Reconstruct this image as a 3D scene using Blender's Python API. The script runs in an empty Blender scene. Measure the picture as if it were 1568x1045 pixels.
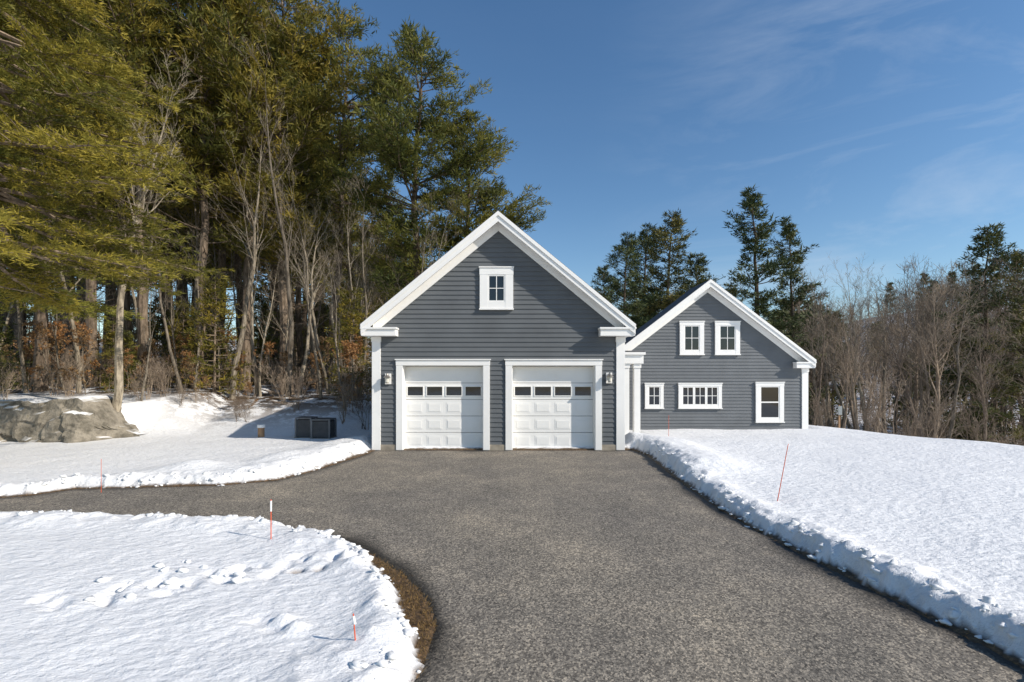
import bpy, math, random
import numpy as np
from mathutils import Vector
F=740.0; CH=2.55; HV=575.0; CU=784.0
def PX(u,Y): return (u-CU)/F*Y
def PZ(v,Y): return CH-(v-HV)/F*Y
sc=bpy.context.scene
col=sc.collection
# ------------------------------------------------------------ materials
def newmat(name):
    m=bpy.data.materials.new(name); m.use_nodes=True
    nt=m.node_tree; b=nt.nodes['Principled BSDF']
    return m,nt,b
def N(nt,t,**k):
    n=nt.nodes.new(t)
    for a,v in k.items(): setattr(n,a,v)
    return n
def noise(nt,scale,detail=4,rough=.55,vec=None,coord='Object'):
    tc=N(nt,'ShaderNodeTexCoord'); n=N(nt,'ShaderNodeTexNoise')
    n.inputs['Scale'].default_value=scale; n.inputs['Detail'].default_value=detail; n.inputs['Roughness'].default_value=rough
    nt.links.new(vec if vec else tc.outputs[coord],n.inputs['Vector'])
    return n
def ramp(nt,inp,stops):
    r=N(nt,'ShaderNodeValToRGB'); e=r.color_ramp.elements
    while len(e)<len(stops): e.new(.5)
    for i,(p,c) in enumerate(stops):
        e[i].position=p; e[i].color=(*c,1) if len(c)==3 else c
    nt.links.new(inp,r.inputs['Fac']); return r
def mixc(nt,fac,a,b,mode='MIX'):
    m=N(nt,'ShaderNodeMix',data_type='RGBA',blend_type=mode)
    for i,x in ((0,fac),(6,a),(7,b)):
        if isinstance(x,(int,float)): m.inputs[i].default_value=x
        elif isinstance(x,tuple): m.inputs[i].default_value=(*x,1)
        else: nt.links.new(x,m.inputs[i])
    return m.outputs[2]
def bump(nt,b,h,strength=.3,dist=.02):
    bp=N(nt,'ShaderNodeBump'); bp.inputs['Strength'].default_value=strength; bp.inputs['Distance'].default_value=dist
    nt.links.new(h,bp.inputs['Height']); nt.links.new(bp.outputs[0],b.inputs['Normal'])
def simple(name,c,rough=.6,var=.15,scale=3,spec=.3,metal=0):
    m,nt,b=newmat(name)
    n=noise(nt,scale,5)
    r=ramp(nt,n.outputs[0],[(.3,tuple(x*(1-var) for x in c)),(.7,tuple(min(1,x*(1+var)) for x in c))])
    nt.links.new(r.outputs[0],b.inputs['Base Color'])
    b.inputs['Roughness'].default_value=rough; b.inputs['Specular IOR Level'].default_value=spec
    b.inputs['Metallic'].default_value=metal
    return m
M={}
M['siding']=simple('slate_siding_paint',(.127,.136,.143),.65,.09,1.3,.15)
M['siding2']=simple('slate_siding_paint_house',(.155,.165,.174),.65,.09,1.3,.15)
M['white']=simple('white_trim_paint',(.85,.84,.81),.5,.03,2)
M['door']=simple('garage_door_paint',(.85,.84,.81),.45,.03,1.5)
M['concrete']=simple('concrete',(.32,.28,.22),.85,.25,4)
M['shingle']=simple('roof_shingle',(.12,.12,.125),.9,.3,8)
M['metal']=simple('grey_metal',(.13,.135,.14),.5,.2,6)
M['black']=simple('black_plastic',(.03,.03,.034),.5,.2,6)
M['orange']=simple('orange_fiberglass',(.70,.11,.04),.5,.1,6)
M['nickel']=simple('brushed_nickel',(.35,.32,.28),.35,.1,6,.5,.8)
M['tan']=simple('well_tan_paint',(.33,.2,.11),.6,.2,6)
M['sign']=simple('sign_grey',(.25,.27,.27),.5,.1,6)
def glass():
    m,nt,b=newmat('window_glass'); b.inputs['Base Color'].default_value=(.012,.015,.02,1)
    b.inputs['Roughness'].default_value=.06; b.inputs['Specular IOR Level'].default_value=.7
    n=noise(nt,1.2,2); bump(nt,b,n.outputs[0],.15,.02); return m
M['glass']=glass()
def lampglass():
    m,nt,b=newmat('lamp_glass'); b.inputs['Base Color'].default_value=(.6,.58,.5,1); b.inputs['Roughness'].default_value=.2; return m
M['lampglass']=lampglass()
def bark(name,c1,c2,sc_=3):
    m,nt,b=newmat(name)
    tc=N(nt,'ShaderNodeTexCoord'); mp=N(nt,'ShaderNodeMapping'); mp.inputs['Scale'].default_value=(2.5,2.5,.7)
    nt.links.new(tc.outputs['Object'],mp.inputs[0])
    n=noise(nt,sc_,4,.7,mp.outputs[0])
    r=ramp(nt,n.outputs[0],[(.35,c1),(.65,c2)])
    oi=N(nt,'ShaderNodeObjectInfo')
    c=mixc(nt,1.0,r.outputs[0],ramp(nt,oi.outputs['Random'],[(0,(.6,.57,.55)),(1,(1.3,1.25,1.15))]).outputs[0],'MULTIPLY')
    nt.links.new(c,b.inputs['Base Color']); b.inputs['Roughness'].default_value=.9; b.inputs['Specular IOR Level'].default_value=.1
    return m
M['bark_pine']=bark('pine_bark',(.075,.06,.045),(.25,.20,.16))
M['bark_grey']=bark('grey_bark',(.11,.095,.075),(.36,.32,.26))
M['bark_brown']=bark('brown_twig_bark',(.155,.125,.10),(.34,.28,.225))
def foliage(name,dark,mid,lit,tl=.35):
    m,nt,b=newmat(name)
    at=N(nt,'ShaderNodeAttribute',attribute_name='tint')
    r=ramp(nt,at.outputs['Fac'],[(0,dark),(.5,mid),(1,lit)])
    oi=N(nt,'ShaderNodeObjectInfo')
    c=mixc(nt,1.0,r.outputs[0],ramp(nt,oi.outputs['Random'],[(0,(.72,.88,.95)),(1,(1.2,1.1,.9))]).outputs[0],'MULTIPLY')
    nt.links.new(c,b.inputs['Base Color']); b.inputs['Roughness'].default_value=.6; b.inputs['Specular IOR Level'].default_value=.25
    if tl>0:
        tr=N(nt,'ShaderNodeBsdfTranslucent'); nt.links.new(c,tr.inputs['Color'])
        mx=N(nt,'ShaderNodeMixShader'); mx.inputs[0].default_value=tl
        nt.links.new(b.outputs[0],mx.inputs[1]); nt.links.new(tr.outputs[0],mx.inputs[2])
        nt.links.new(mx.outputs[0],nt.nodes['Material Output'].inputs['Surface'])
    return m
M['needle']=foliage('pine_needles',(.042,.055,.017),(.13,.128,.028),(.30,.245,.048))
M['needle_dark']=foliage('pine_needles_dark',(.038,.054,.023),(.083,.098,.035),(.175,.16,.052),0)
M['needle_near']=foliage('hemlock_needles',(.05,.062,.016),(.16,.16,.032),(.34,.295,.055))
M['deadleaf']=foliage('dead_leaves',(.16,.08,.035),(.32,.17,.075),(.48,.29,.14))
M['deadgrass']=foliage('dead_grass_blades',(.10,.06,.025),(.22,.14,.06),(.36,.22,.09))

# ------------------------------------------------------------ numpy mesh
def mesh_np(name,verts,quads=None,tris=None,mats=(),mq=None,mt=None,tint=None,smooth=False):
    me=bpy.data.meshes.new(name)
    q=np.zeros((0,4),int) if quads is None else np.asarray(quads,int).reshape(-1,4)
    t=np.zeros((0,3),int) if tris is None else np.asarray(tris,int).reshape(-1,3)
    v=np.asarray(verts,np.float32)
    me.vertices.add(len(v)); me.vertices.foreach_set('co',v.ravel())
    nl=len(q)*4+len(t)*3; me.loops.add(nl); me.polygons.add(len(q)+len(t))
    me.loops.foreach_set('vertex_index',np.concatenate([q.ravel(),t.ravel()]).astype(np.int32))
    ls=np.concatenate([np.arange(len(q))*4,len(q)*4+np.arange(len(t))*3]).astype(np.int32)
    me.polygons.foreach_set('loop_start',ls)
    mi=np.concatenate([np.zeros(len(q)) if mq is None else mq,np.zeros(len(t)) if mt is None else mt]).astype(np.int32)
    for m in mats: me.materials.append(m)
    me.polygons.foreach_set('material_index',mi)
    if tint is not None:
        a=me.attributes.new('tint','FLOAT','POINT'); a.data.foreach_set('value',np.asarray(tint,np.float32))
    me.update(calc_edges=True)
    me.polygons.foreach_set('use_smooth',np.full(len(me.polygons),smooth))
    return me
def obj(name,me,parent=None,loc=(0,0,0),rot=(0,0,0),s=1):
    o=bpy.data.objects.new(name,me); col.objects.link(o)
    o.location=loc; o.rotation_euler=rot; o.scale=(s,s,s) if isinstance(s,(int,float)) else s
    if parent: o.parent=parent
    return o
def empty(name,loc=(0,0,0)):
    o=bpy.data.objects.new(name,None); col.objects.link(o); o.location=loc; o.empty_display_size=.3; return o
class MB:
    def __init__(s): s.v=[];s.f=[]
    def box(s,x0,x1,y0,y1,z0,z1):
        i=len(s.v)
        s.v+=[(x0,y0,z0),(x1,y0,z0),(x1,y1,z0),(x0,y1,z0),(x0,y0,z1),(x1,y0,z1),(x1,y1,z1),(x0,y1,z1)]
        s.f+=[tuple(i+k for k in f) for f in ((0,3,2,1),(4,5,6,7),(0,1,5,4),(1,2,6,5),(2,3,7,6),(3,0,4,7))]
    def prism(s,poly,y0,y1):
        i=len(s.v);n=len(poly)
        s.v+=[(x,y0,z) for x,z in poly]+[(x,y1,z) for x,z in poly]
        s.f.append(tuple(i+k for k in range(n))); s.f.append(tuple(i+n+k for k in reversed(range(n))))
        for k in range(n):
            k2=(k+1)%n; s.f.append((i+k2,i+k,i+n+k,i+n+k2))
    def quad(s,*p):
        i=len(s.v); s.v+=list(p); s.f.append(tuple(range(i,i+len(p))))
    def cyl(s,cx,cy,z0,z1,r0,r1=None,n=16,lean=(0,0)):
        r1=r0 if r1 is None else r1;i=len(s.v)
        for k in range(n):
            a=2*math.pi*k/n; s.v.append((cx+r0*math.cos(a),cy+r0*math.sin(a),z0))
        for k in range(n):
            a=2*math.pi*k/n; s.v.append((cx+lean[0]+r1*math.cos(a),cy+lean[1]+r1*math.sin(a),z1))
        for k in range(n):
            k2=(k+1)%n; s.f.append((i+k,i+k2,i+n+k2,i+n+k))
        s.f.append(tuple(i+n+k for k in range(n))); s.f.append(tuple(i+k for k in reversed(range(n))))
    def make(s,name,mat,parent=None,bevel=0):
        me=bpy.data.meshes.new(name); me.from_pydata(s.v,[],s.f); me.materials.append(mat)
        o=obj(name,me,parent)
        if bevel:
            b=o.modifiers.new('b','BEVEL'); b.width=bevel; b.segments=2; b.limit_method='ANGLE'
        return o
# ------------------------------------------------------------ noise
RNG=np.random.default_rng(5); TAB=RNG.random((256,256))
def vn(x,y,s=0):
    x=x+s*17.31;y=y+s*9.77
    xi=np.floor(x).astype(int);yi=np.floor(y).astype(int);fx=x-xi;fy=y-yi
    fx=fx*fx*(3-2*fx);fy=fy*fy*(3-2*fy)
    a=TAB[xi%256,yi%256];b=TAB[(xi+1)%256,yi%256];c=TAB[xi%256,(yi+1)%256];d=TAB[(xi+1)%256,(yi+1)%256]
    return (a*(1-fx)+b*fx)*(1-fy)+(c*(1-fx)+d*fx)*fy
def fbm(x,y,s=0,o=4):
    r=0;a=.5
    for k in range(o): r=r+a*(vn(x*2**k,y*2**k,s+k)-.5);a*=.5
    return r
def ss(x,a,b):
    t=np.clip((x-a)/(b-a),0,1);return t*t*(3-2*t)
# ------------------------------------------------------------ terrain
def base_h(X,Y):
    X=np.asarray(X,float);Y=np.asarray(Y,float)
    left=ss(-X,4.5,9)
    h1=left*(1.25*ss(Y,18.8,26)+1.2*ss(Y,26,55)+9*ss(Y,55,130))
    Yw=Y+1.3*fbm(X*.6,Y*0+3.,77,3)
    h2=(1.25+.5*fbm(X*.35,Y*.3,71,2))*(ss(Yw,18.0,19.2)*ss(-X,14.9,15.8)*.999+ss(Y,18.6,22.5)*ss(-X,12.0,15.5)*(1-ss(-X,14.9,15.8)))
    h=np.maximum(h1,h2+.3*h1*ss(-X,12.,16))
    d=(X-14.6)*.956+(Y-22)*.294
    d=np.maximum(d,0)
    h=h-np.minimum(.30*d*d/(d+3),6.0)*ss(X,3,7)
    h=h-.10*ss(X,4.5,6)*ss(Y,17,20)*(1-ss(Y,30,40))
    h=h+36*np.exp(-((X-200)/120)**2-((Y-200)/95)**2)+10*ss(Y,120,400)
    h=h+.5*fbm(X/9,Y/9,3)*ss(Y,22,34)
    h=h+.35*fbm(X/2.2,Y/2.2,13,3)*ss(-X,6,10)*ss(Y,18.5,22)
    return h
drive=[(-4.62,16.42),(-4.7,15.6),(-4.86,14.7),(-5.27,12.8),(-5.7,11.7),(-6.8,11.15),(-8.6,10.95),(-9.8,10.8),(-10.2,10.2),(-11,9.9),(-14,9.2),(-22,8.0),(-40,5),
(-40,2.5),(-22,6.2),(-14,8.0),(-9.1,8.62),(-6.7,8.5),(-5.2,8.32),(-3.87,8.08),(-2.9,7.6),(-2.1,7.0),(-1.37,6.15),(-.95,5.47),(-.76,4.9),(-.76,4.4),(-.82,3.9),(-.95,3),(-1.2,0),(-1.6,-8),
(5.0,-8),(4.65,0),(4.5,3),(4.42,4.2),(4.42,4.6),(4.33,5.24),(4.22,6.1),(4.05,7.26),(3.93,9.2),(4.05,12.2),(4.3,15.4),(4.1,16.42)]
P=np.array(drive)
def sdist(X,Y,P=P):
    d=np.full(X.shape,1e9);ins=np.zeros(X.shape,bool);n=len(P)
    for i in range(n):
        x0,y0=P[i];x1,y1=P[(i+1)%n];dx=x1-x0;dy=y1-y0
        t=np.clip(((X-x0)*dx+(Y-y0)*dy)/(dx*dx+dy*dy),0,1)
        d=np.minimum(d,np.hypot(X-x0-t*dx,Y-y0-t*dy))
        if y0!=y1:
            c=((y0>Y)!=(y1>Y))&(X<(x1-x0)*(Y-y0)/(y1-y0)+x0); ins^=c
    return np.where(ins,-d,d)
def axis(parts):
    r=[]
    for a,b,s in parts: r.append(np.arange(a,b,s))
    return np.concatenate(r)
far=lambda a,b,n: a*(b/a)**(np.arange(n)/n)
xs=np.concatenate([-far(700,60,14),axis([(-60,-19,1.2),(-19,-11,.12),(-11,.2,.05),(.2,3.7,.2),(3.7,7.2,.045),(7.2,17,.09),(17,30,.4),(30,60,1.5)]),far(60,700,16),[700]])
ys=np.concatenate([[-40,-15,-5,0],axis([(1,3,.3),(3,12.4,.045),(12.4,20,.08),(20,45,.3),(45,80,1.2)]),far(80,800,22),[800]])
X,Y=np.meshgrid(xs,ys)
D=sdist(X,Y)
H=base_h(X,Y)
isl=((X<.5)&(Y<8.6)&(X>-12)).astype(float)*ss(X,-2.6,-1.2)
gap=.02+.08*np.clip(vn(X*1.3,Y*1.3,2),0,1)+isl*(.30*ss(vn(X*1.9,Y*1.9,7),.45,.75)-.05)
wob=.16*fbm(X*2.5,Y*2.5,11)+.16*fbm(X*9,Y*9,4)
dd=D-gap+wob
base_t=.13+.02*ss(X,3,5)
bank=.08*np.exp(-((dd-.40)/.34)**2)*(.3+1.2*vn(X*1.4,Y*1.4,6))
bigb=.22*np.exp(-((dd-1.0)/.8)**2)*ss(Y,11.0,12.5)*(1-ss(np.abs(X),8,10))*(.5+.9*vn(X*.8,Y*.8,8))
T=base_t*ss(dd,-.02,.18)+(bank+bigb)*ss(dd,0,.25)
T+=ss(dd,.1,.5)*(.10*fbm(X*.45,Y*.45,21,3)+.035*fbm(X*2.0,Y*2.6,23,3)+.014*fbm(X*6,Y*9,25,2))
lump=np.clip(vn(X*6,Y*6,31)-.6,0,1)*.17*np.exp(-((dd-.25)/.4)**2)*ss(dd,.02,.15)
T+=lump
rs=random.Random(3)
for k in range(34):
    t=k/33; fx=-4.9+3.3*t+rs.uniform(-.18,.18)*1.4; fy=5.2+1.6*t**1.2+rs.uniform(-.16,.16)*1.5
    a=rs.uniform(0,3); ca,sa=math.cos(a),math.sin(a); ux=(X-fx)*ca+(Y-fy)*sa; uy=-(X-fx)*sa+(Y-fy)*ca
    g=np.exp(-(ux/.12)**2-(uy/.06)**2); g2=np.exp(-((X-fx-.12)/.08)**2-((Y-fy)/.06)**2)
    T+= -.065*g+.045*g2*rs.random()
for (fx,fy) in ((-2.25,4.75),(-2.05,4.6)):
    T+=.08*np.exp(-((X-fx)/.09)**2-((Y-fy)/.07)**2)-.05*np.exp(-((X-fx+.22)/.12)**2-((Y-fy)/.08)**2)
fp=np.zeros_like(X)
for (x0,x1,y0,y1) in ((-4.75,3.85,16.35,25),(4.4,13.75,22.3,32),(3.8,5.3,18.5,22.4)):
    m=ss(X,x0-.5,x0)*(1-ss(X,x1,x1+.5))*ss(Y,y0-.5,y0)*(1-ss(Y,y1,y1+.5)); fp=np.maximum(fp,m)
T*=(1-.75*fp)
T=np.maximum(T,0)
mp=np.exp(-(((X+2.55)/.30)**2+((Y-5.95)/.13)**2))*(vn(X*7,Y*7,40)*1.2)
snow=ss(T,.008,.03)*(1-ss(mp,.35,.55))
snow*=1-.30*np.exp(-np.maximum(dd,0)/.10)*ss(vn(X*4,Y*4,90),.3,.8)-.10*np.exp(-np.maximum(dd,0)/.35)*vn(X*11,Y*11,91)
T=T*(1-.6*ss(mp,.3,.6))
woods=ss(Y,19.0,25)*(ss(-X,6,9))+ss(X,14,20)*ss(Y,24,34)
Z=H+T-.02
Z=np.where(D<0,-.02,Z)
ny,nx=X.shape
idx=np.arange(nx*ny).reshape(ny,nx)
quads=np.stack([idx[:-1,:-1],idx[:-1,1:],idx[1:,1:],idx[1:,:-1]],-1).reshape(-1,4)
def snowmat():
    m,nt,b=newmat('snow_ground')
    a=N(nt,'ShaderNodeAttribute',attribute_name='tint'); w=N(nt,'ShaderNodeAttribute',attribute_name='woods')
    n1=noise(nt,1.4,3); n2=noise(nt,22,4,.65); n3=noise(nt,1.3,6,.75)
    snowc=ramp(nt,n1.outputs[0],[(.3,(.835,.837,.84)),(.7,(.885,.885,.88))]).outputs[0]
    dirt=ramp(nt,n2.outputs[0],[(.3,(.03,.022,.016)),(.55,(.12,.076,.04)),(.75,(.28,.17,.085))]).outputs[0]
    mt=N(nt,'ShaderNodeMath',operation='MULTIPLY'); nt.links.new(w.outputs['Fac'],mt.inputs[0])
    lit=ramp(nt,n3.outputs[0],[(.44,(0,0,0)),(.51,(1,1,1))]); nt.links.new(lit.outputs[0],mt.inputs[1])
    c1=mixc(nt,mt.outputs[0],snowc,dirt)
    c=mixc(nt,a.outputs['Fac'],dirt,c1)
    nt.links.new(c,b.inputs['Base Color']); b.inputs['Roughness'].default_value=.55; b.inputs['Specular IOR Level'].default_value=.25
    tc=N(nt,'ShaderNodeTexCoord'); mp=N(nt,'ShaderNodeMapping'); mp.inputs['Scale'].default_value=(1,1.6,1); mp.inputs['Rotation'].default_value=(0,0,.5); nt.links.new(tc.outputs['Object'],mp.inputs[0])
    n4=noise(nt,6,7,.6,mp.outputs[0]); bump(nt,b,n4.outputs[0],.85,.07)
    return m
me=mesh_np('snow_ground',np.stack([X,Y,Z],-1).reshape(-1,3),quads,mats=[snowmat()],tint=np.clip(snow,0,1).ravel(),smooth=True)
a=me.attributes.new('woods','FLOAT','POINT'); a.data.foreach_set('value',np.clip(woods,0,1).ravel().astype(np.float32))
obj('snow_ground',me)
def gz(x,y): return float(base_h(x,y))+.1
XG,YG,ZG,DG=X,Y,Z,D
def zsnow(x,y): return float(ZG[np.abs(ys-y).argmin(),np.abs(xs-x).argmin()])
# ------------------------------------------------------------ asphalt
def asphalt():
    m,nt,b=newmat('asphalt')
    n0=noise(nt,.22,4,.5); n1=noise(nt,.8,6,.6); n2=noise(nt,60,3,.6); n3=noise(nt,2.8,5,.65)
    vo=N(nt,'ShaderNodeTexVoronoi'); vo.inputs['Scale'].default_value=52
    tc=N(nt,'ShaderNodeTexCoord'); nt.links.new(tc.outputs['Object'],vo.inputs['Vector'])
    base=ramp(nt,n1.outputs[0],[(.3,(.190,.172,.146)),(.5,(.230,.206,.172)),(.70,(.30,.264,.213))]).outputs[0]
    c=mixc(nt,1.0,base,ramp(nt,n0.outputs[0],[(.35,(.84,.85,.88)),(.65,(1.16,1.14,1.1))]).outputs[0],'MULTIPLY')
    sp=ramp(nt,vo.outputs['Color'],[(.15,(.40,.40,.41)),(.6,(1,1,1)),(.88,(1.85,1.8,1.72))]).outputs[0]
    c=mixc(nt,1.0,c,sp,'MULTIPLY')
    c=mixc(nt,1.0,c,ramp(nt,n3.outputs[0],[(.35,(.88,.88,.88)),(.60,(1.02,1.02,1.01)),(.72,(1.25,1.21,1.14))]).outputs[0],'MULTIPLY')
    w=N(nt,'ShaderNodeAttribute',attribute_name='tint')
    wr=ramp(nt,w.outputs['Fac'],[(.2,(1,1,1)),(.75,(.17,.17,.17))])
    c=mixc(nt,1.0,c,wr.outputs[0],'MULTIPLY')
    nt.links.new(c,b.inputs['Base Color'])
    rr=ramp(nt,w.outputs['Fac'],[(.3,(.9,.9,.9)),(.8,(.45,.45,.45))]); nt.links.new(rr.outputs[0],b.inputs['Roughness'])
    b.inputs['Specular IOR Level'].default_value=.3
    bump(nt,b,n2.outputs[0],.7,.014); return m
xa=axis([(-40,-12,.6),(-12,6,.07)]); ya=axis([(-8,3,.4),(3,16.55,.07)])
XA,YA=np.meshgrid(xa,ya); DA=sdist(XA,YA)+.06*fbm(XA*3,YA*3,50)
ia=np.arange(XA.size).reshape(XA.shape)
q=np.stack([ia[:-1,:-1],ia[:-1,1:],ia[1:,1:],ia[1:,:-1]],-1).reshape(-1,4)
keep=(DA.ravel()[q].min(1)<.10); q=q[keep]
wet=np.exp(-np.maximum(-DA-.02,0)/.15*(1.2-.9*vn(XA*1.1,YA*1.1,60)))*(.5+.8*vn(XA*.8,YA*.8,61))
ZA=np.where(DA>0,-.02*np.clip(DA/.1,0,1),0.0)
used=np.unique(q); remap=np.zeros(XA.size,int); remap[used]=np.arange(len(used))
vv=np.stack([XA,YA,ZA+.004],-1).reshape(-1,3)[used]
obj('asphalt_driveway',mesh_np('asphalt_driveway',vv,remap[q],mats=[asphalt()],tint=np.clip(wet,0,1).ravel()[used],smooth=True))

# ------------------------------------------------------------ buildings
def building(name,cx,hw,yf,depth,z0,eave_z,slope,over,exp,openings,sid,rhw,ret=1.1,found=.2):
    root=empty(name,(0,0,0))
    wt=lambda x: eave_z+slope*(rhw-abs(x-cx))-.12
    xl,xr=cx-hw,cx+hw
    s=MB(); z=z0; pkw=wt(cx)
    while z<pkw-.02:
        z1=min(z+exp,pkw-.005)
        def span(zz):
            if zz<=wt(xl): return xl,xr
            k=(pkw-zz)/slope; return cx-k,cx+k
        a0,b0=span(z);a1,b1=span(z1)
        iv=[(a0,b0,a1,b1)]
        for (ox0,ox1,oz0,oz1) in openings:
            if z<oz1-.01 and z1>oz0+.01:
                ni=[]
                for (p,q_,r,t) in iv:
                    if q_<=ox0 or p>=ox1: ni.append((p,q_,r,t)); continue
                    if p<ox0: ni.append((p,ox0,r,ox0))
                    if q_>ox1: ni.append((ox1,q_,ox1,t))
                iv=ni
        for (p,q_,r,t) in iv:
            s.quad((p,yf-.030,z),(q_,yf-.030,z),(t,yf-.002,z1),(r,yf-.002,z1))
            s.quad((p,yf,z),(q_,yf,z),(q_,yf-.030,z),(p,yf-.030,z))
        z+=exp
    z=z0
    while z<wt(xl)-.01:
        z1=min(z+exp,wt(xl))
        s.quad((xl-.02,yf,z),(xl-.002,yf,z1),(xl-.002,yf+depth,z1),(xl-.02,yf+depth,z))
        s.quad((xr+.02,yf+depth,z),(xr+.002,yf+depth,z1),(xr+.002,yf,z1),(xr+.02,yf,z))
        z+=exp
    s.quad((xr,yf+depth,z0),(xl,yf+depth,z0),(xl,yf+depth,wt(xl)),(cx,yf+depth,pkw),(xr,yf+depth,wt(xr)))
    s.make('walls_siding',sid,root)
    f=MB()
    segs=[(xl,xr)]
    for (ox0,ox1,oz0,oz1) in openings:
        n=[]
        for a_,b_ in segs:
            if ox0>a_ and ox1<b_: n+=[(a_,ox0),(ox1,b_)]
            else: n.append((a_,b_))
        segs=n
    for a_,b_ in segs: f.box(a_+.01,b_-.01,yf-.045,yf+.2,z0-.4,z0+found)
    f.make('foundation',M['concrete'],root)
    yo=yf-over; r=MB(); w=MB(); th=.30; e=rhw
    yb=yf+depth+over
    for sg in (-1,1):
        X0=cx;X1=cx+sg*e
        L=lambda x: eave_z+slope*(e-abs(x-cx))
        r.prism([(X0,L(X0)+.05),(X1+sg*.03,L(X1)-slope*.03+.05),(X1+sg*.03,L(X1)-slope*.03+.012),(X0,L(X0)+.012)],yo-.02,yb)
        w.prism([(X0,L(X0)+.011),(X1,L(X1)+.011),(X1,L(X1)-th),(X0,L(X0)-th)],yo,yo+.04)
        w.prism([(X0,L(X0)+.035),(X1,L(X1)+.035),(X1,L(X1)-.11),(X0,L(X0)-.11)],yo-.034,yo-.021)
        w.prism([(X0,L(X0)-.14),(X1,L(X1)-.14),(X1,L(X1)-.17),(X0,L(X0)-.17)],yo+.041,yf-.05)
        xw=cx+sg*hw
        w.prism([(X0,L(X0)-.18),(xw,L(xw)-.18),(xw,L(xw)-.50),(X0,L(X0)-.50)],yf-.055,yf-.032)
        w.box(min(X1,X1-sg*.03),max(X1,X1-sg*.03),yo+.042,yb,eave_z-.30,eave_z-.01)
        w.box(min(X1-sg*.031,xw),max(X1-sg*.031,xw),yf-.02,yb,eave_z-.30,eave_z-.27)
        xi=X1-sg*ret; a_,b_=min(X1-sg*.004,xi),max(X1-sg*.004,xi)
        w.box(a_,b_,yo+.043,yf-.033,eave_z-.34,eave_z-.12)
        w.box(a_-.03,b_+.03,yo-.01,yf-.058,eave_z-.119,eave_z-.06)
        c0,c1=min(xw+sg*.03,xw-sg*.26),max(xw+sg*.03,xw-sg*.26)
        w.box(c0,c1,yf-.06,yf+.02,z0+.02,eave_z-.345)
        w.box(c0-.02,c1+.02,yf-.085,yf+.02,eave_z-.52,eave_z-.347)
        w.box(c0 if sg<0 else xw+.003,xw-.003 if sg<0 else c1,yf+.021,yf+.2,z0+.02,eave_z-.31)
    r.make('roof_shingles',M['shingle'],root)
    w.make('white_trim',M['white'],root,.005)
    return root
def window(root,x0,x1,z0,z1,y,cas=.14,cols=2,rows=2,units=1,sash=True):
    w=MB();g=MB()
    w.box(x0,x0+cas,y-.065,y-.001,z0+.05,z1-cas); w.box(x1-cas,x1,y-.065,y-.001,z0+.05,z1-cas)
    w.box(x0-.01,x1+.01,y-.07,y-.001,z1-cas,z1-.04)
    w.box(x0-.03,x1+.03,y-.10,y-.001,z1-.039,z1)
    w.box(x0+cas,x1-cas,y-.06,y-.001,z0+.05,z0+cas)
    w.box(x0-.02,x1+.02,y-.10,y-.001,z0,z0+.049)
    a,b,c,d=x0+cas,x1-cas,z0+cas,z1-cas
    g.box(a,b,y-.032,y-.002,c,d)
    uw=(b-a)/units
    for k in range(units):
        p,q_=a+k*uw,a+(k+1)*uw
        fr=.055 if units>1 else .05
        w.box(p+.001,p+fr,y-.052,y-.031,c,d); w.box(q_-fr,q_-.001,y-.052,y-.031,c,d)
        w.box(p+fr,q_-fr,y-.052,y-.031,c,c+fr); w.box(p+fr,q_-fr,y-.052,y-.031,d-fr,d)
        for i in range(1,cols):
            xm=p+(q_-p)*i/cols; w.box(xm-.014,xm+.014,y-.045,y-.0315,c+fr,d-fr)
        for j in range(1,rows):
            zm=c+(d-c)*j/rows; t=.03 if rows==2 and sash and (d-c)>1.2 else .013
            w.box(p+fr,q_-fr,y-.047,y-.0312,zm-t,zm+t)
    w.make('window_frame',M['white'],root,.004); g.make('window_glass',M['glass'],root)
GY=16.4
ops=[(-3.70,-.975,0,2.88),(0.0,2.82,0,2.88)]
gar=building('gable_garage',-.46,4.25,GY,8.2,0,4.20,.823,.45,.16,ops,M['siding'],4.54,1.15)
window(gar,-1.09,.04,4.76,6.22,GY-.030,cas=.27,cols=2,rows=2,sash=False)
def lantern(root,x,z,y):
    m=MB(); m.box(x-.10,x+.10,y-.08,y-.031,z-.2,z+.16); m.make('lamp_mount',M['white'],root,.004)
    m=MB(); m.cyl(x,y-.2,z+.02,z+.10,.13,.05,14); m.cyl(x,y-.2,z+.10,z+.16,.04,.03,10); m.box(x-.015,x+.015,y-.2,y-.08,z+.11,z+.135); m.cyl(x,y-.2,z-.17,z-.14,.07,.05,12); m.make('lamp_hood',M['nickel'],root)
    m=MB(); m.cyl(x,y-.2,z-.14,z+.02,.065,.075,12); m.make('lamp_glass',M['lampglass'],root)
lantern(gar,-4.19,2.45,GY); lantern(gar,3.28,2.48,GY)
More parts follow.
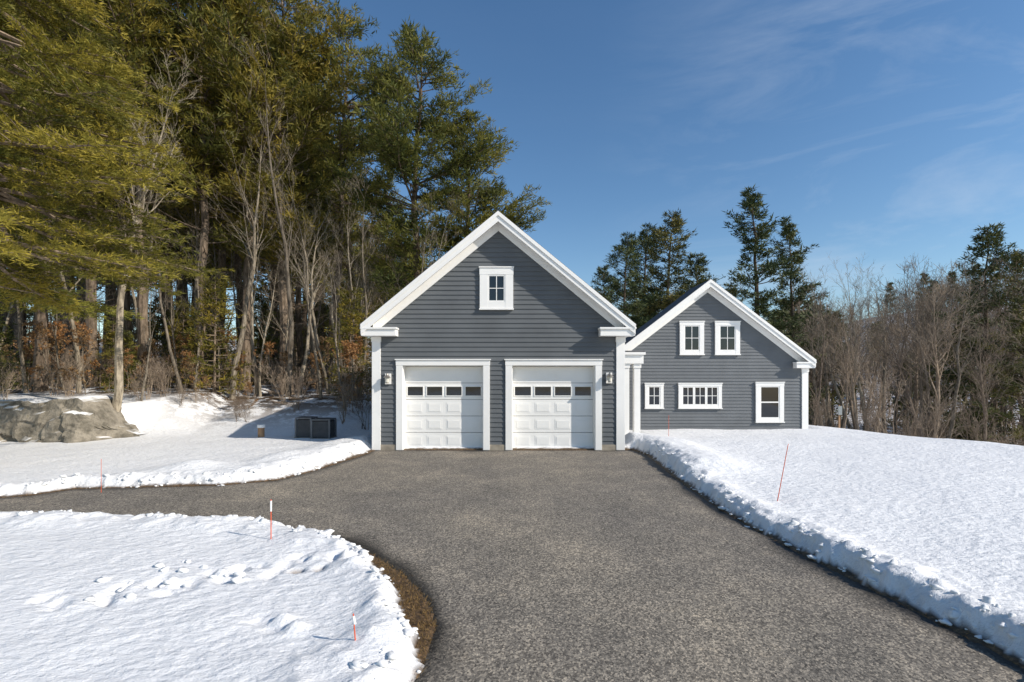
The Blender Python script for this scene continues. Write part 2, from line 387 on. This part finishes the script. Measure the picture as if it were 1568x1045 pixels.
def gdoor(root,x0,x1):
    y=GY+.28; h=2.85; w=MB();p=MB();g=MB();t=MB()
    c=.22
    t.box(x0-c,x0,GY-.07,GY+.0,.02,2.88); t.box(x1,x1+c,GY-.07,GY+.0,.02,2.88)
    t.box(x0-c-.01,x1+c+.01,GY-.075,GY+.0,2.882,3.06); t.box(x0-c-.04,x1+c+.04,GY-.11,GY,3.062,3.10)
    t.box(x0-.003,x0+.02,GY+.001,y+.05,.01,2.86); t.box(x1-.02,x1+.003,GY+.001,y+.05,.01,2.86); t.box(x0,x1,GY+.001,y+.05,2.861,2.879)
    t.make('door_casing',M['white'],root,.005)
    sh=h/5; cw=(x1-x0-.06)/4
    for k in range(5):
        z0=.012+k*sh; w.box(x0+.021,x1-.021,y,y+.05,z0,z0+sh-.014)
        for j in range(4):
            a=x0+.03+j*cw+.07; b=a+cw-.14; c0=z0+.10; c1=z0+sh-.11
            if k==3:
                c0+=.03;c1-=.03
                w.box(a-.03,b+.03,y-.022,y-.001,c0-.03,c0); w.box(a-.03,b+.03,y-.022,y-.001,c1,c1+.03)
                w.box(a-.03,a,y-.022,y-.001,c0,c1); w.box(b,b+.03,y-.022,y-.001,c0,c1)
                g.box(a,b,y-.008,y-.001,c0,c1)
            else:
                p.box(a,b,y-.006,y-.001,c0,c1); p.box(a+.05,b-.05,y-.016,y-.0061,c0+.05,c1-.05)
    w.make('door_sections',M['door'],root,.004); p.make('door_panels',M['door'],root,.005); g.make('door_windows',M['glass'],root)
    k=MB(); k.box(x0,x1,y-.01,y+.4,-.01,.006); k.make('door_threshold',M['black'],root)
for o in ops: gdoor(gar,o[0],o[1])
HY=22.4
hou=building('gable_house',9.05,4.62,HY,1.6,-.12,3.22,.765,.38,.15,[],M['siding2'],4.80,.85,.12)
for a in ((7.75,8.87,3.48,5.06),(9.38,10.53,3.48,5.06)): window(hou,*a,HY-.030,cas=.2,cols=2,rows=2,sash=False)
window(hou,6.14,7.0,1.0,2.2,HY-.030,cas=.15,cols=2,rows=2,sash=False)
window(hou,7.69,9.69,1.0,2.2,HY-.030,cas=.16,cols=2,rows=2,units=3,sash=False)
window(hou,11.26,12.56,.36,2.25,HY-.030,cas=.2,cols=1,rows=2)
# lower rear wing of the house
m=MB(); m.box(4.5,13.6,24.45,31.5,-.6,3.0); m.make('rear_wing_walls',M['siding2'],hou)
m=MB(); m.prism([(4.25,3.002),(13.85,3.002),(9.05,4.4)],24.46,31.8); m.make('rear_wing_roof',M['shingle'],hou)
con=empty('covered_breezeway')
m=MB()
for x in (4.42,4.86): m.box(x-.12,x+.12,18.75,18.99,.16,2.83); m.box(x-.16,x+.16,18.71,19.03,.02,.159); m.box(x-.15,x+.15,18.72,19.02,2.831,3.0)
m.box(3.82,5.08,18.66,22.3,3.002,3.34); m.box(3.82,5.14,18.58,22.3,3.342,3.44)
m.make('columns_and_beam',M['white'],con,.006)
m=MB(); m.box(3.82,5.12,18.6,22.3,3.442,3.50); m.make('breezeway_roof',M['shingle'],con)
m=MB(); m.box(3.82,5.0,20.6,20.7,.02,3.0); m.make('breezeway_wall',M['white'],con)
m=MB(); m.box(3.9,5.3,17.9,20.6,-.1,.08); m.make('breezeway_slab',M['concrete'],con)
def acunit(ax,ay,wd,hh):
    ac=empty('air_conditioning_unit'); az=gz(ax,ay)-.05; hw=wd/2
    m=MB(); m.box(ax-hw-.05,ax+hw+.05,ay-hw-.05,ay+hw+.05,az-.1,az+.08); m.make('pad',M['concrete'],ac)
    m=MB(); m.box(ax-hw+.03,ax+hw-.03,ay-hw+.03,ay+hw-.03,az+.09,az+hh-.07); m.make('coil_core',M['black'],ac)
    m=MB(); n=int((hh-.2)/.045)
    for k in range(n):
        z=az+.12+k*.045; m.box(ax-hw,ax+hw,ay-hw,ay+hw,z,z+.02)
    for sx in (-1,1):
        for sy in (-1,1): m.box(ax+sx*hw-.03,ax+sx*hw+.03,ay+sy*hw-.03,ay+sy*hw+.03,az+.08,az+hh-.05)
    m.box(ax-hw-.02,ax+hw+.02,ay-hw-.02,ay+hw+.02,az+hh-.049,az+hh); m.make('louvered_case',M['metal'],ac,.008)
    m=MB()
    for k in range(7):
        r=.05+.035*k
        for j in range(24):
            a0=2*math.pi*j/24;a1=2*math.pi*(j+1)/24;zt=az+hh+.02
            m.quad((ax+r*math.cos(a0),ay+r*math.sin(a0),zt),(ax+r*math.cos(a1),ay+r*math.sin(a1),zt),(ax+(r+.012)*math.cos(a1),ay+(r+.012)*math.sin(a1),zt),(ax+(r+.012)*math.cos(a0),ay+(r+.012)*math.sin(a0),zt))
    m.make('fan_grille',M['black'],ac)
acunit(-7.95,18.7,.58,.84); acunit(-7.2,18.5,.66,.80)
wl=empty('well_casing'); wx,wy=PX(400,18.7),18.7; wz=gz(wx,wy)-.1
m=MB(); m.cyl(wx,wy,wz,wz+.48,.12,.12,18); m.make('pipe',M['tan'],wl)
m=MB(); m.cyl(wx,wy,wz+.482,wz+.60,.155,.135,18); m.make('cap',M['white'],wl,.01)
def stake(ub,vb,ut,vt,name='driveway_marker',Y=None,refl=False,r0=.010):
    Yb=Y or (CH-.14)*F/(vb-HV); x=PX(ub,Yb); z=PZ(vb,Yb); x2=PX(ut,Yb); z2=PZ(vt,Yb)
    r=empty(name); m=MB(); m.cyl(x,Yb,z-.3,z2,r0,r0*.8,8,(x2-x,0)); m.make('rod',M['orange'],r)
    if refl:
        m=MB(); t=.72; m.cyl(x+(x2-x)*t,Yb,z+(z2-z)*t,z2-.02,.013,.013,8,((x2-x)*(1-t),0)); m.make('reflector_band',M['white'],r)
stake(1185,772,1207,680,r0=.008); stake(415,830,415,765,refl=True,r0=.008); stake(549,995,541,940,refl=True,r0=.007); stake(155,745,155,703,r0=.005); stake(1024,664,1024,636,Y=19.5,r0=.008)
sg=empty('trail_sign'); x=PX(1285,24.5); m=MB(); z=gz(x,24.5); m.box(x-.03,x+.03,24.46,24.54,z-.5,z+1.3); m.make('post',M['tan'],sg)
m=MB(); m.box(x-.10,x+.10,24.42,24.455,z+.8,z+1.25); m.make('panel',M['sign'],sg,.01)
# ------------------------------------------------------------ rock ledge
def rock(name,x0,x1,y0,y1,z0,z1,seed,mat):
    nx_=130
    us=np.linspace(0,1,nx_)
    prof=[(.25*t,t) for t in np.linspace(0,1,22)]+[(t,1) for t in np.linspace(.3,1,10)]
    V=[]
    for (py,pz) in prof:
        for u in us:
            xx=x0+(x1-x0)*u
            top=z1+.9*float(fbm(np.array(xx*.55),np.array(2.),seed+9,3))
            top=z0+(top-z0)*(1-.75*float(ss(np.array(u),.88,1.0)))
            yy=y0+(y1-y0)*py; zz=z0+(top-z0)*pz
            e=float(ss(np.array(u),.9,1.0)); yy=yy+e*(y1-y0)*(1-py)*.7
            V.append((xx,yy,zz))
    V=np.array(V); bl=np.abs(fbm(V[:,0]*1.1,V[:,2]*1.5+V[:,1],seed,5))
    cr=vn(np.floor(V[:,0]*1.1+.8*vn(V[:,2]*1.5,V[:,0],2)+V[:,2]*.4)*3.3,np.floor(V[:,2]*1.6+.7*vn(V[:,0],V[:,2],6)+V[:,0]*.15)*2.1,seed)
    V[:,1]+=-.6*bl-.38*cr; V[:,2]+=.30*fbm(V[:,0]*1.2,V[:,1]*1.2,seed+3)*(V[:,2]>z0+.2)
    i=np.arange(len(V)).reshape(len(prof),nx_)
    q=np.stack([i[:-1,:-1],i[:-1,1:],i[1:,1:],i[1:,:-1]],-1).reshape(-1,4)
    obj(name,mesh_np(name,V,q,mats=[mat]))
def rockmat():
    m,nt,b=newmat('ledge_rock'); n=noise(nt,2.2,8,.7); n2=noise(nt,9,5,.7)
    c=ramp(nt,n.outputs[0],[(.3,(.05,.045,.033)),(.45,(.17,.15,.115)),(.60,(.30,.265,.21)),(.72,(.17,.135,.065))]).outputs[0]
    g=N(nt,'ShaderNodeNewGeometry'); sx=N(nt,'ShaderNodeSeparateXYZ'); nt.links.new(g.outputs['Normal'],sx.inputs[0])
    up=ramp(nt,sx.outputs[2],[(.70,(0,0,0)),(.85,(1,1,1))]); c=mixc(nt,up.outputs[0],c,(.84,.845,.85))
    nt.links.new(c,b.inputs['Base Color']); b.inputs['Roughness'].default_value=.9; bump(nt,b,n2.outputs[0],.8,.05); return m
rock('rock_ledge',-27,-14.5,17.5,19.3,-.2,1.6,7,rockmat())
# ------------------------------------------------------------ trees
class Geo:
    def __init__(s): s.v=[];s.q=[];s.n=0;s.tv=[];s.tt=[]
    def tube(s,pts,rad,n=5):
        pts=np.asarray(pts,float);k=len(pts)
        tg=np.gradient(pts,axis=0); tg/=np.linalg.norm(tg,axis=1)[:,None]+1e-9
        ref=np.array([0,0,1.]) if abs(tg[0,2])<.9 else np.array([1.,0,0])
        a=np.cross(tg,ref); a/=np.linalg.norm(a,axis=1)[:,None]+1e-9; b=np.cross(tg,a)
        an=2*np.pi*np.arange(n)/n
        ring=pts[:,None]+np.asarray(rad)[:,None,None]*(a[:,None]*np.cos(an)[None,:,None]+b[:,None]*np.sin(an)[None,:,None])
        i=s.n+np.arange(k*n).reshape(k,n); j=np.roll(i,-1,1)
        s.q.append(np.stack([i[:-1],j[:-1],j[1:],i[1:]],-1).reshape(-1,4)); s.v.append(ring.reshape(-1,3)); s.n+=k*n
    def tufts(s,C,Dr,K,L,W,spread,rng,tint,flat=1.0):
        C=np.asarray(C);Dr=np.asarray(Dr);n=len(C)
        d=Dr[:,None,:]+spread*rng.normal(size=(n,K,3))*np.array([1,1,flat])
        d/=np.linalg.norm(d,axis=2)[...,None]+1e-9
        base=C[:,None]+rng.normal(size=(n,K,3))*L*.25*np.array([1,1,flat])
        tip=base+d*L*rng.uniform(.6,1.25,(n,K,1))
        r=rng.normal(size=(n,K,3)); sd=np.cross(d,r); sd/=np.linalg.norm(sd,axis=2)[...,None]+1e-9; sd*=W/2
        mid=base+(tip-base)*.35
        V=np.stack([mid-sd,mid+sd,tip],2).reshape(-1,3); s.tv.append(V)
        V[0::3]=(base+(tip-base)*.1-sd.reshape(n,K,3)).reshape(-1,3)
        s.tt.append(np.repeat(np.clip(np.asarray(tint)[:,None]+rng.normal(0,.08,(n,K)),0,1).ravel(),3))
    def mesh(s,name,wood,leaf=None):
        v=np.concatenate(s.v);q=np.concatenate(s.q);tint=np.zeros(len(v)); t=None;mats=[wood]
        if s.tv:
            tv=np.concatenate(s.tv);t=len(v)+np.arange(len(tv)).reshape(-1,3);v=np.concatenate([v,tv]);tint=np.concatenate([tint,np.concatenate(s.tt)]);mats.append(leaf)
        return mesh_np(name,v,q,t,mats,np.zeros(len(q)),np.ones(0 if t is None else len(t)),tint)
def unit(v): return v/(np.linalg.norm(v)+1e-9)
def pine(name,seed,H,cb,R,prof,wood,leaf,dz=.7,nb=5,tw=.2,K=10,L=.36,W=.06,up=.25,droop=0.,skip=.12,spread=.65,flat=.8,tstep=.22,dead=True,rad=.0125,start=.28,twigs=True):
    rng=np.random.default_rng(seed);g=Geo()
    zz=np.linspace(0,H,12); bx=np.cumsum(rng.normal(0,H*.004,12));by=np.cumsum(rng.normal(0,H*.004,12)); bx-=bx[0];by-=by[0]
    g.tube(np.stack([bx,by,zz],1),np.maximum(H*rad*(1-zz/H)**.8,.02)*np.where(zz==0,1.3,1),8)
    C=[];Dd=[];T_=[]
    z=H*cb*.55 if dead else H*cb
    while z<H*.99:
        t=(z/H-cb)/(1-cb); live=t>0
        px=np.interp(z,zz,bx);py=np.interp(z,zz,by)
        for b in range(nb if live else 3):
            if rng.random()<skip: continue
            az=rng.uniform(0,2*np.pi); z0=z+rng.uniform(-.5,.5)*dz
            if live: Lb=R*prof(t)*rng.uniform(.55,1.2)
            else: Lb=R*rng.uniform(.15,.5)
            Lb=max(Lb,.5)
            hd=np.array([math.cos(az),math.sin(az),0.]); rise=up*(.3+1.6*max(t,0))-droop
            n=6; sarr=np.linspace(0,1,n); w=np.cumsum(rng.normal(0,.05,n))
            perp=np.array([-hd[1],hd[0],0])
            pts=np.array([px,py,z0])+np.outer(sarr*Lb,hd)+np.outer(w*Lb*.6,perp); pts[:,2]+=Lb*(rise*sarr+(.22-droop*.6)*sarr**2+rng.normal(0,.05)*sarr)
            r0=min(.012*Lb+.012,.07); g.tube(pts,r0*(1-.8*sarr),4)
            if not live: continue
            ti=rng.uniform(.1,.8); nt_=max(4,int(Lb*(1-start)/tw))
            for k in range(nt_):
                s_=start+(1-start)*(k+rng.random())/nt_; s_=min(s_,1)
                p=np.array([np.interp(s_,sarr,pts[:,i]) for i in range(3)])
                sgn=1 if k%2 else -1
                td=unit(hd*rng.uniform(.5,1)+perp*sgn*rng.uniform(.3,1.1)+np.array([0,0,rng.uniform(-.15,.45)-droop*.8]))
                tl=Lb*.34*(1.15-s_*.75)*rng.uniform(.5,1.2)+.15
                if tl>.5 and twigs: g.tube(np.stack([p,p+td*tl]),[.012,.005],3)
                m=max(2,int(tl/tstep)); a=(np.arange(m)+rng.random(m))/m
                cc=p+np.outer(a*tl,td)+rng.normal(0,.05,(m,3)); cc[:,2]-=droop*.5*(a*tl)**2
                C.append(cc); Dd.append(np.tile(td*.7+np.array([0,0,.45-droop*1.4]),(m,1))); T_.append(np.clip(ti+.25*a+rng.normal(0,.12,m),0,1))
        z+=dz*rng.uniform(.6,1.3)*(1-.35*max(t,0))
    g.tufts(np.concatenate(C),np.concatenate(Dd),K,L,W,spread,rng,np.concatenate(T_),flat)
    return g.mesh(name,wood,leaf)
def bare(name,seed,H,wood,leaf=None,trunk_r=.011,first=.35,lean=(0,0),levels=3,kids=(14,7,5),spreadf=.5,tw=.006,leafd=0,multi=1,wig=.06):
    rng=np.random.default_rng(seed);g=Geo();LC=[];LD=[]
    def grow(p,d,L,r,lev):
        n=9 if lev==0 else (5 if lev<3 else 3); pts=[p];dd=d.copy()
        for k in range(n-1):
            dd=unit(dd+rng.normal(0,wig if lev==0 else .16,3)+np.array([0,0,.03 if lev==0 else .07])); pts.append(pts[-1]+dd*L/(n-1))
        pts=np.array(pts); sa=np.linspace(0,1,n); rr=np.maximum(r*(1-sa)**.9,tw*.6)
        g.tube(pts,rr,(8,5,3,3,3)[lev])
        if lev>=levels:
            if leaf and rng.random()<leafd:
                LC.append(pts[-1]);LD.append(np.array([0,0,-.5]))
                LC.append(pts[1]);LD.append(np.array([0,0,-.5]))
            return
        for k in range(kids[lev]):
            s=rng.uniform(first if lev==0 else .2,1)
            q=np.array([np.interp(s,sa,pts[:,i]) for i in range(3)])
            ax_=unit(np.cross(dd,rng.normal(size=3))); a=rng.uniform(.4,.9)*(1 if lev else .85)
            nd=unit(dd*math.cos(a)+ax_*math.sin(a)+np.array([0,0,.2]))
            Lc=L*(spreadf*(1.15-s*.8) if lev==0 else .5*(1.2-.6*s))*rng.uniform(.6,1.2)
            grow(q,nd,Lc,max(np.interp(s,sa,rr)*.5,tw),lev+1)
    for k in range(multi):
        d=unit(np.array([lean[0],lean[1],1.])+(rng.normal(0,.18,3)*[1,1,0] if multi>1 else 0))
        grow(np.array([rng.normal(0,.15) if multi>1 else 0,rng.normal(0,.15) if multi>1 else 0,-.2]),d,H*(rng.uniform(.6,1) if multi>1 else 1),H*trunk_r,0)
    if LC: g.tufts(LC,LD,5,.11,.07,.8,rng,rng.uniform(0,1,len(LC)))
    return g.mesh(name,wood,leaf)
ov=lambda t: (min(1,t*4+.35))*(1-t)**.65
cone=lambda t: (1-t)**.7*.95+.06
flatp=lambda t: (.5+.5*math.sin(min(t*1.3,1)*math.pi*.6))*(1-t**3)
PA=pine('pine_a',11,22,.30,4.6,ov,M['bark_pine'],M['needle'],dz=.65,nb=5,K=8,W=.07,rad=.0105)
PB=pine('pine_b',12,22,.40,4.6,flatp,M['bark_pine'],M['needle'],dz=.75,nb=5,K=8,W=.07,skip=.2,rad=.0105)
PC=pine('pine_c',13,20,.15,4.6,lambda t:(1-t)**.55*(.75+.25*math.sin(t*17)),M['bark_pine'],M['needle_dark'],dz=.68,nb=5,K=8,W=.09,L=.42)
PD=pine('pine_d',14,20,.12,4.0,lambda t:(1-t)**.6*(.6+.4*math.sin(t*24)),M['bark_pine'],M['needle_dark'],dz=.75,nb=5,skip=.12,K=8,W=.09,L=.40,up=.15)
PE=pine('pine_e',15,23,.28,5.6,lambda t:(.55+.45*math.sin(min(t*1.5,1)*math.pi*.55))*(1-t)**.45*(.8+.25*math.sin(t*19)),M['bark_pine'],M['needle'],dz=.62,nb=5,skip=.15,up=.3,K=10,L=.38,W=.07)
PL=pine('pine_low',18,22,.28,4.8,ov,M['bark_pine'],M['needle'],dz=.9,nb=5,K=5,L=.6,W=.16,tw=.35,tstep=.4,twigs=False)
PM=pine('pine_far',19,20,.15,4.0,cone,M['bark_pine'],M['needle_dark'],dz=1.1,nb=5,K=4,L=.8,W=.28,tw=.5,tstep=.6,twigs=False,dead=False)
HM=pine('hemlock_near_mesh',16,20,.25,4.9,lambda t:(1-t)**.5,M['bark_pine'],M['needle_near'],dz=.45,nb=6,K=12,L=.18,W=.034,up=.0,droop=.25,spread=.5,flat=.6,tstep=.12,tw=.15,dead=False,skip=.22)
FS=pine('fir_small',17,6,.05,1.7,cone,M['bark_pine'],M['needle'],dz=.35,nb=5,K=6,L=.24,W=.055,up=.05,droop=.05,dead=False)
BA=bare('bare_a',21,15,M['bark_grey'],kids=(14,6,4),first=.35,trunk_r=.010,spreadf=.42,wig=.08)
BB=bare('bare_b',22,15,M['bark_grey'],kids=(12,6,4),first=.4,spreadf=.33,trunk_r=.009,wig=.07)
BC=bare('bare_c',23,14,M['bark_brown'],kids=(16,8,5),first=.3,spreadf=.45,tw=.009)
BD=bare('bare_d',24,14,M['bark_brown'],kids=(15,8,5),first=.25,spreadf=.5,tw=.009)
BF=bare('bare_far',28,14,M['bark_brown'],kids=(16,7),levels=2,first=.25,spreadf=.5,tw=.03)
BL=bare('bare_lean',25,14,M['bark_grey'],kids=(20,7,5),first=.35,lean=(.11,0),trunk_r=.012,spreadf=.36)
SB=bare('beech_mesh',26,3.4,M['bark_grey'],M['deadleaf'],kids=(9,5,4),first=.15,spreadf=.6,leafd=.5,tw=.004,trunk_r=.008)
SH=bare('shrub_mesh',27,2.6,M['bark_brown'],kids=(6,4,3),first=.2,spreadf=.6,tw=.005,multi=6,trunk_r=.006)
R=random.Random(9)
def put(me,name,u,Y,top=None,H=None,rot=None,parent=None,sx=1,tilt=0):
    x=PX(u,Y); z=gz(x,Y)-.12
    s=1
    if top is not None: s=(PZ(top,Y)-z)/H
    elif H is not None: s=H
    obj(name,me,parent,(x,Y,z),(R.gauss(0,tilt),R.gauss(0,tilt),R.uniform(0,6.28) if rot is None else rot),(s*sx,s*sx,s))
put(HM,'hemlock_tree',-60,12.5,H=1.0)
put(HM,'hemlock_tree',-150,17,H=1.1)
put(BL,'bare_maple_tree',172,18.9,top=110,H=14,rot=0.2)
for u,Y,t,me in ((355,25,150,BA),(440,25.5,140,BB),(308,30,200,BA),(237,27,200,BB),(505,28,270,BA),(120,24,220,BB),(548,27,310,BB),(590,29,320,BA),(478,33,230,BB),(280,24,310,BB),(395,26.5,260,BB),(40,23,300,BB),(215,20.5,420,BB),(530,23,400,BB)):
    put(me,'bare_birch_tree' if u in (355,440) else 'bare_maple_tree',u,Y,top=t,H=15,tilt=.05)
for u,Y,t,me,h in ((60,24,-200,PB,22),(140,27,-160,PA,22),(225,27,-90,PB,22),(300,28,-120,PB,22),(375,29,-90,PB,22),(440,30,-40,PE,22.5),(500,33,20,PB,22),(30,34,-120,PA,22),(330,38,-60,PA,22),(190,36,-120,PE,22),(420,38,20,PA,22),(535,40,190,PA,22),(465,37,90,PA,22),(100,33,-60,PB,22)):
    put(me,'pine_tree',u,Y,top=t,H=h,tilt=.015)
put(PE,'pine_tree',645,29,top=58,H=23,rot=1.0,sx=1.12)
put(PE,'pine_tree',722,31,top=190,H=23,rot=2.4,sx=1.2)
put(PA,'pine_tree',590,38,top=255,H=22)
for u,Y,t,me,sx in ((955,46,365,PC,1.15),(1022,47,335,PC,1.2),(1070,52,395,PC,1.2),(1150,44,298,PD,1.25),(1207,46,342,PD,1.0),(985,52,352,PC,1.1),(1518,34,350,PD,1.1),(1575,31,385,PC,1.0),(925,56,410,PC,1.1),(1115,52,440,PC,1.1)):
    put(me,'pine_tree',u,Y,top=t,H=20,sx=sx)
wd=empty('background_woods')
for k in range(40):
    Y=R.uniform(38,75); u=R.uniform(-120,505)
    put(PL,'woods_pine',u,Y,top=R.uniform(90,260)-(520-u)*.25,H=22,parent=wd)
for k in range(12):
    put(PL,'woods_pine',R.uniform(520,640),R.uniform(45,75),top=R.uniform(340,420),H=22,parent=wd)
for k in range(60):
    put(PM if k%2 else BF,'woods_far_tree',R.uniform(-100,640),R.uniform(55,90),top=R.uniform(440,520),H=20 if k%2 else 14,parent=wd,sx=1.4)
for k in range(110):
    Y=R.uniform(24,50); u=R.uniform(-60,640); me=R.choice([BA,BB,BB,BC])
    put(me,'woods_bare_tree',u,Y,H=R.uniform(.35,.8),parent=wd,tilt=.09)
for k in range(34):
    Y=R.uniform(24,45); u=R.uniform(-60,600)
    put(FS,'woods_young_fir',u,Y,H=R.uniform(.3,1.1),parent=wd)
for k in range(75):
    Y=R.uniform(21.5,30); put(SB,'woods_beech_sapling',R.uniform(-30,590) if k>35 else R.uniform(40,290),Y,H=R.uniform(.3,.95),parent=wd,tilt=.12)
for k in range(120):
    Y=R.uniform(20.5,38); put(SH,'woods_shrub',R.uniform(-60,590),Y,H=R.uniform(.3,1.1),parent=wd)
wr=empty('background_tree_line')
for k in range(70):
    Y=R.uniform(27,65); u=R.uniform(1235,1680); me=R.choice([BC,BD,BA,BD,BC])
    put(me,'tree_line_bare_tree',u,Y,top=R.uniform(425,530),H=14,parent=wr,sx=1.2,tilt=.06)
for k in range(60):
    Y=R.uniform(25,45); put(SH,'tree_line_shrub',R.uniform(1240,1720),Y,H=R.uniform(.9,2.0),parent=wr)
for k in range(7):
    Y=R.uniform(35,70); put(PM,'tree_line_pine',R.uniform(1230,1650),Y,top=R.uniform(480,570),H=20,parent=wr)
for k in range(26):
    Y=R.uniform(50,80); me=R.choice([BF,BF,PM]); put(me,'tree_line_tree',R.uniform(860,1250),Y,top=R.uniform(455,500),H=14 if me!=PM else 20,parent=wr,sx=1.1)
for k in range(420):
    Y=R.uniform(75,220); x=Y*R.uniform(.4,1.3); z=gz(x,Y)
    obj('hill_tree',PM if R.random()<.07 else BF,wr,(x,Y,z-.5),(0,0,R.uniform(0,6)),R.uniform(.65,.95))
def clods():
    rng=np.random.default_rng(77); import bmesh
    bm=bmesh.new(); bmesh.ops.create_icosphere(bm,subdivisions=2,radius=1); bv=np.array([v.co[:] for v in bm.verts]); bf=np.array([[v.index for v in f.verts] for f in bm.faces]); bm.free()
    Vs=[];Fs=[];n=0
    def add(x,y,z,r):
        nonlocal n
        ph=rng.uniform(0,9,3); k=1+.28*np.sin(bv@np.array([2.3,1.1,3.1])+ph[0])+.18*np.sin(bv@np.array([-3.1,4.2,1.0])+ph[1])
        v=bv*k[:,None]*np.array([rng.uniform(.9,1.4),1,.65])*r
        Vs.append(v+np.array([x,y,z+r*.25]));Fs.append(bf+n);n+=len(bv)
    sel=np.argwhere((dd>-.06)&(dd<.35)&(YG>3.2)&(YG<16)&(XG>-11)&(XG<8))
    for k in range(650):
        i,j=sel[rng.integers(len(sel))]; add(XG[i,j],YG[i,j],ZG[i,j],.012+.045*rng.random()**3)
    for (fx,fy) in ((-3.9,5.9),(-3.6,5.6),(-4.3,5.5)):
        for q_ in range(7):
            x=fx+rng.normal(0,.3);y=fy+rng.normal(0,.18); add(x,y,zsnow(x,y),.02+.035*rng.random())
    obj('snow_clumps',mesh_np('snow_clumps',np.concatenate(Vs),None,np.concatenate(Fs),[simple('snow_clod',(.82,.82,.81),.6,.05,5)],smooth=True))
clods()
def grass():
    rng=np.random.default_rng(5); sel=np.argwhere((DG>.0)&(dd<.08)&(YG>3.2)&(YG<12)&(XG<4.5))
    w=isl[sel[:,0],sel[:,1]]; p=.04+w; p/=p.sum(); pick=sel[rng.choice(len(sel),1300,p=p)]
    C=np.stack([XG[pick[:,0],pick[:,1]],YG[pick[:,0],pick[:,1]],np.full(len(pick),-.015)],1)+rng.normal(0,.02,(len(pick),3))*[1,1,0]
    g=Geo(); g.tube([[0,0,-.5],[0,0,-.4]],[.001,.001],3)
    g.tufts(C,np.tile([0,0,.5],(len(C),1)),7,.06,.007,.7,rng,rng.uniform(.2,1,len(C)))
    obj('dead_grass',g.mesh('dead_grass',M['deadgrass'],M['deadgrass']))
grass()
# ------------------------------------------------------------ light
sd=Vector((2.35,-1.05,1.60)).normalized()
el=math.asin(sd.z); az=math.atan2(sd.x,sd.y)
L=bpy.data.lights.new('sun','SUN'); L.energy=5.0; L.angle=math.radians(.5); L.color=(1,.92,.81)
lo=bpy.data.objects.new('sun',L); col.objects.link(lo); lo.rotation_euler=sd.to_track_quat('Z','Y').to_euler()
W=bpy.data.worlds.new('World'); sc.world=W; W.use_nodes=True; nt=W.node_tree
bg=nt.nodes['Background']; sky=N(nt,'ShaderNodeTexSky'); sky.sky_type='NISHITA'; sky.sun_disc=False
sky.sun_elevation=el; sky.sun_rotation=az; sky.altitude=200; sky.air_density=1.1; sky.dust_density=.3; sky.ozone_density=2.3
hs=N(nt,'ShaderNodeHueSaturation'); hs.inputs['Saturation'].default_value=1.17; hs.inputs['Value'].default_value=1.15; nt.links.new(sky.outputs[0],hs.inputs['Color'])
tc=N(nt,'ShaderNodeTexCoord'); mp_=N(nt,'ShaderNodeMapping'); mp_.inputs['Rotation'].default_value=(0,.25,.3); mp_.inputs['Scale'].default_value=(1.3,2.4,6.5)
nt.links.new(tc.outputs['Generated'],mp_.inputs[0]); cn=noise(nt,1.5,9,.62,mp_.outputs[0]); cn.inputs['Distortion'].default_value=.6
cr=ramp(nt,cn.outputs[0],[(.48,(0,0,0)),(.84,(.36,.36,.36))])
sx=N(nt,'ShaderNodeSeparateXYZ'); nt.links.new(tc.outputs['Generated'],sx.inputs[0])
mk=ramp(nt,sx.outputs[0],[(.15,(.03,.03,.03)),(.5,(1,1,1))])
mm=N(nt,'ShaderNodeMath',operation='MULTIPLY'); nt.links.new(cr.outputs[0],mm.inputs[0]); nt.links.new(mk.outputs[0],mm.inputs[1])
cc=mixc(nt,mm.outputs[0],hs.outputs[0],(6.2,6.8,7.6))
nt.links.new(cc,bg.inputs['Color']); bg.inputs['Strength'].default_value=.12
# ------------------------------------------------------------ camera
cam=bpy.data.cameras.new('camera'); cam.lens=F/1568*36; cam.sensor_width=36; cam.shift_y=(HV-522.5)/1568; cam.clip_end=3000
co=bpy.data.objects.new('camera',cam); col.objects.link(co); co.location=(0,0,CH); co.rotation_euler=(math.pi/2,0,0); sc.camera=co
sc.view_settings.view_transform='Standard'; sc.view_settings.look='None'; sc.view_settings.exposure=0
